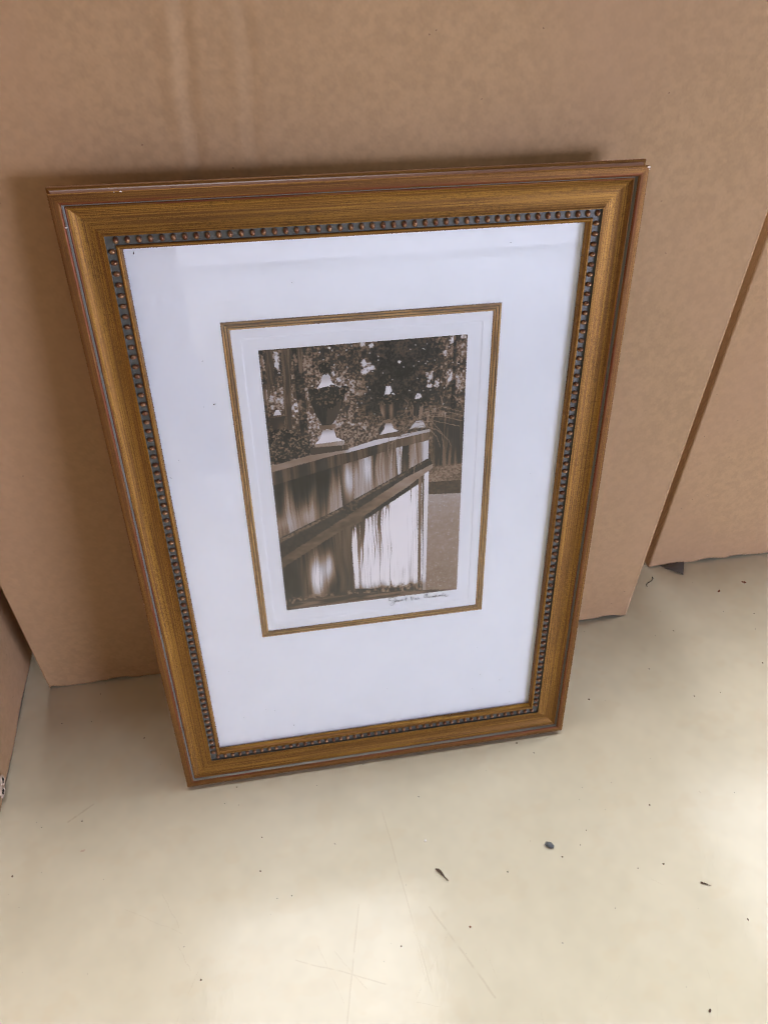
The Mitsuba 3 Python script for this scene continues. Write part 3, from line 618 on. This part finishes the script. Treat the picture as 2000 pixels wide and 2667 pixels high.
def ring_strips(outer, inner, d_o, d_i):
    out = []
    o, i = outer, inner
    quads = [((o[0], o[2], d_o), (o[1], o[2], d_o), (i[1], i[2], d_i), (i[0], i[2], d_i)), ((o[1], o[2], d_o), (o[1], o[3], d_o), (i[1], i[3], d_i), (i[1], i[2], d_i)),
             ((o[1], o[3], d_o), (o[0], o[3], d_o), (i[0], i[3], d_i), (i[1], i[3], d_i)), ((o[0], o[3], d_o), (o[0], o[2], d_o), (i[0], i[2], d_i), (i[0], i[3], d_i))]
    pts = np.array(quads).reshape(-1, 3)
    return fr(pts[:, 0], pts[:, 1], pts[:, 2]), np.arange(16).reshape(4, 4), pts[:, :2]


v, f, uv = ring_strips((0.043, W - 0.043, 0.043, H - 0.043), FO, MATD, MATD)
scene['picture_frame__mat_board'] = mikit.ply(tm(v, np.vstack([f[:, [0, 1, 2]], f[:, [0, 2, 3]]])), 'mat_card', uv=uv)
FP = np.array([0, 1.8]) + np.vstack([[(0, 15.4), (0.05, 14.6)], arc_pts((0.05, 14.6), (0.7, 13.9), (1.6, 13.8), (2.4, 14.4)), arc_pts((2.5, 14.5), (3.3, 14.0), (4.3, 14.1), (5.1, 14.7)), arc_pts((5.2, 14.8), (6.0, 14.4), (7.0, 14.7), (7.6, 15.2)), [(7.7, 16.4)]])
for i, side in enumerate('BRTL'):
    m, uv = rail_strip(side, FP, FO[1] - FO[0], FO[3] - FO[2], FO[0], FO[2], 2)
    scene['picture_frame__fillet__rail' + (f'_{i:03d}' if i else '')] = mikit.ply(m, 'fillet_leaf', smooth=True, uv=uv)
PD = 0.0180
PR = (0.1488, 0.3482, 0.2537, 0.5643)   # the printed area
A1 = (FO[0] + 0.007, FO[1] - 0.007, FO[2] + 0.007, FO[3] - 0.007)
A2 = (0.1335, 0.3632, 0.2368, 0.5768)   # plate mark, pressed into the paper
A3 = (A2[0] + 0.0012, A2[1] - 0.0012, A2[2] + 0.0012, A2[3] - 0.0012)
vs, fs, n = [], [], 0
for o, i, d0, d1 in ((A1, A2, PD - 0.0004, PD - 0.0004), (A2, A3, PD - 0.0004, PD)):
    v, f, _ = ring_strips(o, i, d0, d1)
    vs.append(v); fs.append(f + n); n += len(v)
v = fr(np.array([A3[0], A3[1], A3[1], A3[0]]), np.array([A3[2], A3[2], A3[3], A3[3]]), PD)
vs.append(v); fs.append(np.array([[n, n + 1, n + 2, n + 3]]))
F = np.vstack(fs)
scene['picture_frame__paper'] = mikit.ply(tm(np.vstack(vs), np.vstack([F[:, [0, 1, 2]], F[:, [0, 2, 3]]])), 'paper')
v = fr(np.array([PR[0], PR[1], PR[1], PR[0]]), np.array([PR[2], PR[2], PR[3], PR[3]]), PD - 0.00015)
scene['picture_frame__paper__print'] = mikit.ply(tm(v, np.array([[0, 1, 2], [0, 2, 3]])), 'print_ink', uv=np.array([[0, 0], [1, 0], [1, 1], [0, 1]], float))
lab('picture_frame__paper__print', 'sepia photograph of a stained garden wall topped with stone urns, trees behind')
vs, fs, n = [], [], 0
for st in SIGNATURE:
    q = smooth_line(np.array(st), 5) if len(st) > 2 else np.array(st)
    t = np.gradient(q, axis=0); t /= np.linalg.norm(t, axis=1, keepdims=True) + 1e-9
    nn = np.stack([-t[:, 1], t[:, 0]], -1) * 0.29
    P = np.stack([q - nn, q + nn], 1) / 1000
    v, f = grid(fr(P[..., 0], P[..., 1], PD - 0.00018))
    vs.append(v); fs.append(f + n); n += len(v)
scene['picture_frame__paper__signature'] = mikit.ply(tm(np.vstack(vs), np.vstack(fs)), 'pen_ink')
lab('picture_frame__paper__signature', 'handwritten signature in dark ink under the right end of the print')
# specks of dirt trapped on the mat
_r = random.Random(5)
vs, fs, n = [], [], 0
spots = [(54.7, 658.4, 1.5, 1.2), (384.4, 647.9, 1.1, 0.3), (97.5, 558.8, 1.0, 1.3), (102.4, 515.1, 1.4, 0.2), (92.1, 513.3, 0.7, 0), (60.5, 459, 0.8, 1), (50.1, 440.2, 1.2, 2.7), (277.4, 564.6, 0.5, 0), (184.7, 624.8, 0.6, 1)]
for k in range(70):
    b = _r.uniform(56, 110) if k < 40 else _r.uniform(60, 650)
    a = _r.uniform(60, 440)
    if 112 < a < 385 and 215 < b < 600:
        continue
    spots.append((a, b, _r.uniform(0.12, 0.36), _r.uniform(0, 3)))
for a, b, s, w in spots:
    q = np.linspace(0, 2 * np.pi, 7)[:-1]
    rr = np.array([_r.uniform(0.6, 1.2) for _ in q])
    x, y = np.cos(q) * rr * s, np.sin(q) * rr * (0.35 if s > 0.5 else 0.8) * s
    X, Y = x * math.cos(w) - y * math.sin(w), x * math.sin(w) + y * math.cos(w)
    v = fr(np.r_[a, a + X] / 1000, np.r_[b, b + Y] / 1000, np.r_[MATD - 0.0005, np.full(6, MATD - 0.0001)])
    vs.append(v); fs.append(np.array([[0, 1 + i, 1 + (i + 1) % 6] for i in range(6)]) + n); n += 7
scene['picture_frame__mat_board__speck'] = mikit.ply(tm(np.vstack(vs), np.vstack(fs)), 'dark_speck')
lab('picture_frame__mat_board__speck', kind='stuff')
lab('picture_frame', 'framed sepia photograph in a beaded antique gold frame, leaning against the cardboard box', 'picture frame')


# ------------------------------------------------------------------ debris on the floor
def lump(x, y, rx, ry, rz, rot, seed, rough=0.6):
    c = trimesh.creation.icosphere(2)
    q = np.array(c.vertices)
    q = q * (1 + rough * (meshkit.fbm(q * 1.6 + seed, 3, seed) - 0.5))[:, None] * [rx, ry, rz]
    cs, sn = math.cos(rot), math.sin(rot)
    q = np.stack([q[:, 0] * cs - q[:, 1] * sn + x, q[:, 0] * sn + q[:, 1] * cs + y, q[:, 2]], -1)
    q[:, 2] -= q[:, 2].min() - 0.0002
    return tm(q, np.array(c.faces))


lint = trimesh.creation.icosphere(3)
q = np.array(lint.vertices)
q = q * (0.30 + 1.4 * meshkit.fbm(q * 2.4 + 3, 4, 5))[:, None] * [0.0048, 0.0029, 0.0020]
lint.vertices = np.stack([q[:, 0] * 0.80 + q[:, 1] * 0.6 - 0.236, q[:, 1] * 0.80 - q[:, 0] * 0.6 - 0.329, q[:, 2] - q[:, 2].min() + 0.0002], -1)
add('lint_clump', lint, 'lint_grey', True, 'dark grey lump of lint on the floor in front of the frame, right of centre', 'lint')


def leaf_bit(pts, widths, h=0.0012):
    pts = smooth_line(np.array(pts, float), 4)
    s = np.linspace(0, 1, len(pts))
    w = np.interp(s, np.linspace(0, 1, len(widths)), widths)
    t = np.gradient(pts, axis=0); t /= np.linalg.norm(t, axis=1, keepdims=True)
    nn = np.stack([-t[:, 1], t[:, 0]], -1) * w[:, None]
    z = 0.0006 + h * np.sin(np.pi * s)
    P = np.stack([np.c_[pts - nn, z + 0.0006], np.c_[pts, z], np.c_[pts + nn, z + 0.0007]], 1)
    return tm(*grid(P))


add('leaf_fragment', leaf_bit([(-0.379, -0.334), (-0.375, -0.338), (-0.372, -0.343), (-0.367, -0.350)], [0.0008, 0.0019, 0.0014, 0.0006, 0.0003]), 'leaf_brown', True, 'curled dark brown leaf fragment with a thin tail, on the floor below the frame', 'leaf')
add('twig_fragment', tube(smooth_line([(-0.0735, -0.3995, 0.001), (-0.069, -0.402, 0.0016), (-0.063, -0.405, 0.001)], 3), [0.0010] * 3 + [0.0007] * 3 + [0.0003] * 3), 'leaf_brown', True, 'tiny pointed brown twig lying on the floor near the right edge', 'twig')
add('seed_husk', lump(-0.125, -0.524, 0.0020, 0.0012, 0.001, 0.7, 7), 'leaf_brown', True, 'brown seed husk on the floor at the bottom right', 'seed')
add('dark_thread', tube(smooth_line([(0.0745, 0.071, 0.0006), (0.072, 0.064, 0.0009), (0.064, 0.060, 0.0009), (0.0585, 0.056, 0.0007), (0.0575, 0.0515, 0.0006)], 4), 0.0007), 'dark_speck', True, 'short bent dark thread on the floor at the corner between the two boxes', 'thread')
P = np.array([[(0.098, 0.0915, 0.0012), (0.112, 0.0905, 0.004), (0.126, 0.0905, 0.0065), (0.139, 0.0905, 0.006)], [(0.104, 0.085, 0.0006), (0.112, 0.078, 0.0025), (0.121, 0.071, 0.0030), (0.1275, 0.0665, 0.0006)]], float)
P = np.stack([P[0], (P[0] + P[1]) / 2 + [0, 0, 0.0016], P[1]])
add('torn_scrap', tm(*grid(P)), 'tab_grey', True, 'dark grey torn triangular scrap sticking out from under the right-hand box', 'scrap')
add('wood_crumb', lump(0.219, 0.036, 0.0036, 0.0016, 0.0012, -0.5, 9), 'rust_brown', True, 'light brown crumb on the floor nearest the right edge of the photo', 'crumb')
add('wood_crumb', lump(0.169, 0.024, 0.0034, 0.0013, 0.0012, 0.5, 12), 'rust_brown', True, 'light brown crumb on the floor under the right-hand box, left of the other crumb', 'crumb')
add('rust_flake', lump(-0.354, -0.403, 0.0013, 0.0010, 0.0008, 0.2, 4), 'rust_brown', True, 'tiny rust red flake on the glossy floor at the bottom, right of the reflection', 'flake')
add('white_grain', lump(-0.384, -0.299, 0.0014, 0.0012, 0.001, 0.2, 6), 'white_grain', True, 'single white grain on the floor just above the dark leaf fragment', 'grain')
add('dirt_smear', lump(-0.793, -0.245, 0.0035, 0.0012, 0.0005, 0.25, 3), 'torn_paper', True, 'short brownish scrape mark on the floor at the left, below the shadow', 'smear')
# the finest dust: far too many grains to single out
_r = random.Random(21)
ms = []
fixed = [(-0.624, -0.212), (-0.381, -0.242), (-0.55, -0.337), (-0.295, -0.351), (-0.846, -0.207), (0.022, -0.301), (0.057, -0.002), (0.156, -0.017), (0.029, -0.044)]
for k in range(95):
    x, y = fixed[k] if k < len(fixed) else (_r.uniform(-0.88, 0.25), _r.uniform(-0.58, 0.06))
    s = _r.uniform(0.0005, 0.0009) if k < len(fixed) else 0.0002 + 0.0007 * _r.random() ** 3
    c = trimesh.creation.icosphere(0, radius=s)
    c.apply_scale((1, _r.uniform(0.5, 1.3), 0.6)); c.apply_translation((x, y, s * 0.5))
    ms.append(c)
add('floor_dust', trimesh.util.concatenate(ms), 'dark_speck', label='fine dark grit scattered over the cream floor', cat='grit', kind='stuff')


# ------------------------------------------------------------------ the photographer, out of frame behind the camera: seen in the glass, shading the floor
def bones(chains, edge=0.012):
    import manifold3d as m3
    whole = m3.Manifold()
    for ch in chains:
        for (p, r), (q, s) in zip(ch[:-1], ch[1:]):
            a, b = m3.Manifold.sphere(r, 20).translate(list(map(float, p))), m3.Manifold.sphere(s, 20).translate(list(map(float, q)))
            whole += m3.Manifold.batch_hull([a, b])
    whole = whole.refine_to_length(edge)
    me = whole.to_mesh()
    t = trimesh.Trimesh(me.vert_properties[:, :3], me.tri_verts, process=True)
    return trimesh.smoothing.filter_taubin(t, iterations=12)


px, py = -0.86, -1.19
HEAD = V(px + 0.12, py + 0.16, 1.30)
SH = {s: V(px + 0.04 + 0.165 * s, py + 0.05, 1.11) for s in (-1, 1)}
EL = {-1: V(px - 0.17, py + 0.02, 0.86), 1: V(px + 0.27, py + 0.22, 0.87)}
WR = {-1: V(px - 0.15, py + 0.11, 0.66), 1: CAM - fw * 0.045 + rt * 0.02 - UP * 0.125}
HIP = {s: V(px + 0.085 * s, py - 0.02, 0.70) for s in (-1, 1)}
KN = {s: V(px + 0.135 * s, py + 0.035, 0.40) for s in (-1, 1)}
AN = {-1: V(px - 0.17, py, 0.085), 1: V(px + 0.205, py + 0.01, 0.085)}
skin = [[(V(px + 0.05, py + 0.07, 1.13), 0.052), (HEAD - V(0, 0.02, 0.07), 0.05)],
        [(HEAD + V(0, 0, 0.025), 0.082), (HEAD + V(0, 0.03, -0.05), 0.058), (HEAD + V(0, 0.045, -0.075), 0.036)],
        [(HEAD + V(0, 0.086, 0.0), 0.010), (HEAD + V(0, 0.100, -0.026), 0.013)],
        [(HEAD + V(-0.078, 0, -0.01), 0.014), (HEAD + V(-0.08, -0.01, 0.015), 0.017)], [(HEAD + V(0.078, 0, -0.01), 0.014), (HEAD + V(0.08, -0.01, 0.015), 0.017)]]
for s in (-1, 1):
    # the hand's own frame: along the palm, across it towards the thumb, and the way the fingers close
    hy, hx, hz = (UP, -rt, -fw) if s > 0 else (V(0, 0.25, -0.97), V(0.3, 0.9, 0.2), V(0.95, -0.2, 0))
    palm = WR[s] + hy * 0.055
    skin += [[(V(px + 0.05, py + 0.07, 1.10), 0.045), (SH[s], 0.035), (EL[s], 0.034)], [(EL[s], 0.036), (WR[s], 0.023)], [(WR[s], 0.022), (palm - hx * 0.012, 0.017), (palm + hx * 0.016, 0.017)]]
    for k, l in enumerate((0.046, 0.052, 0.048, 0.038)):
        a = palm + hx * (0.024 - 0.016 * k) + hy * 0.012
        b = a + hy * l * 0.5 + hz * 0.008
        c = b + hy * l * 0.25 + hz * l * 0.22
        skin.append([(a, 0.0080), (b, 0.0072), (c, 0.0066), (c + hz * l * 0.24 - hy * 0.004, 0.0058)])
    skin.append([(WR[s] + hy * 0.02 + hx * 0.015, 0.011), (WR[s] + hy * 0.05 + hx * 0.042, 0.0090), (WR[s] + hy * 0.075 + hx * 0.046 + hz * 0.010, 0.0078)])
scene['skin'] = pri((0.55, 0.36, 0.27), 0.5)
scene['shirt_cloth'] = dif((0.20, 0.21, 0.24))
scene['trouser_cloth'] = dif((0.035, 0.037, 0.045))
scene['shoe_white'] = dif((0.75, 0.75, 0.76))
scene['hair_brown'] = dif((0.05, 0.035, 0.025))
scene['phone_black'] = pri((0.03, 0.03, 0.03), 0.25)
add('person', bones(skin, 0.01), 'skin', True, 'person in dark trousers and white shoes bending over to photograph the frame', 'person')
shirt = [[(V(px, py, 0.74), 0.115), (V(px + 0.01, py + 0.02, 0.92), 0.118), (V(px + 0.04, py + 0.05, 1.06), 0.105)], [(SH[-1], 0.062), (V(px + 0.04, py + 0.05, 1.08), 0.085), (SH[1], 0.062)],
         [(V(px - 0.075, py, 0.74), 0.085), (V(px - 0.05, py + 0.04, 1.03), 0.085)], [(V(px + 0.075, py, 0.74), 0.085), (V(px + 0.13, py + 0.04, 1.03), 0.085)]]
shirt += [[(SH[s], 0.058), (EL[s], 0.045), (EL[s] + (WR[s] - EL[s]) * 0.55, 0.036)] for s in (-1, 1)]
add('person__shirt', bones(shirt), 'shirt_cloth', True)
add('person__trousers', bones([[(HIP[-1], 0.105), (HIP[1], 0.105)]] + [[(HIP[s], 0.098), (KN[s], 0.066), (AN[s] + V(0, 0, 0.02), 0.050)] for s in (-1, 1)]), 'trouser_cloth', True)
add('person__hair', bones([[(HEAD + V(0, -0.012, 0.045), 0.083), (HEAD + V(0, -0.035, 0.0), 0.075)]]), 'hair_brown', True)
for s in (-1, 1):
    sh = bones([[(AN[s] + V(0, -0.02, -0.045), 0.036), (AN[s] + V(0.01 * s, 0.07, -0.05), 0.033), (AN[s] + V(0.02 * s, 0.135, -0.058), 0.026)], [(AN[s] + V(0, -0.01, -0.02), 0.038), (AN[s] + V(0, 0.04, -0.03), 0.034)]], 0.008)
    sh.vertices[:, 2] = np.maximum(sh.vertices[:, 2], 0.001)
    add('person__shoe', sh, 'shoe_white', True)
ph = box((-0.036, -0.075, 0), (0.036, 0.075, 0.008))
q = np.array(ph.vertices)
ph = tm(CAM - fw * 0.022 + q[:, :1] * rt + (q[:, 1:2] - 0.055) * UP - q[:, 2:] * fw, np.array(ph.faces))
add('phone', ph, 'phone_black', label='black phone held out in one hand by the bending person', cat='phone')
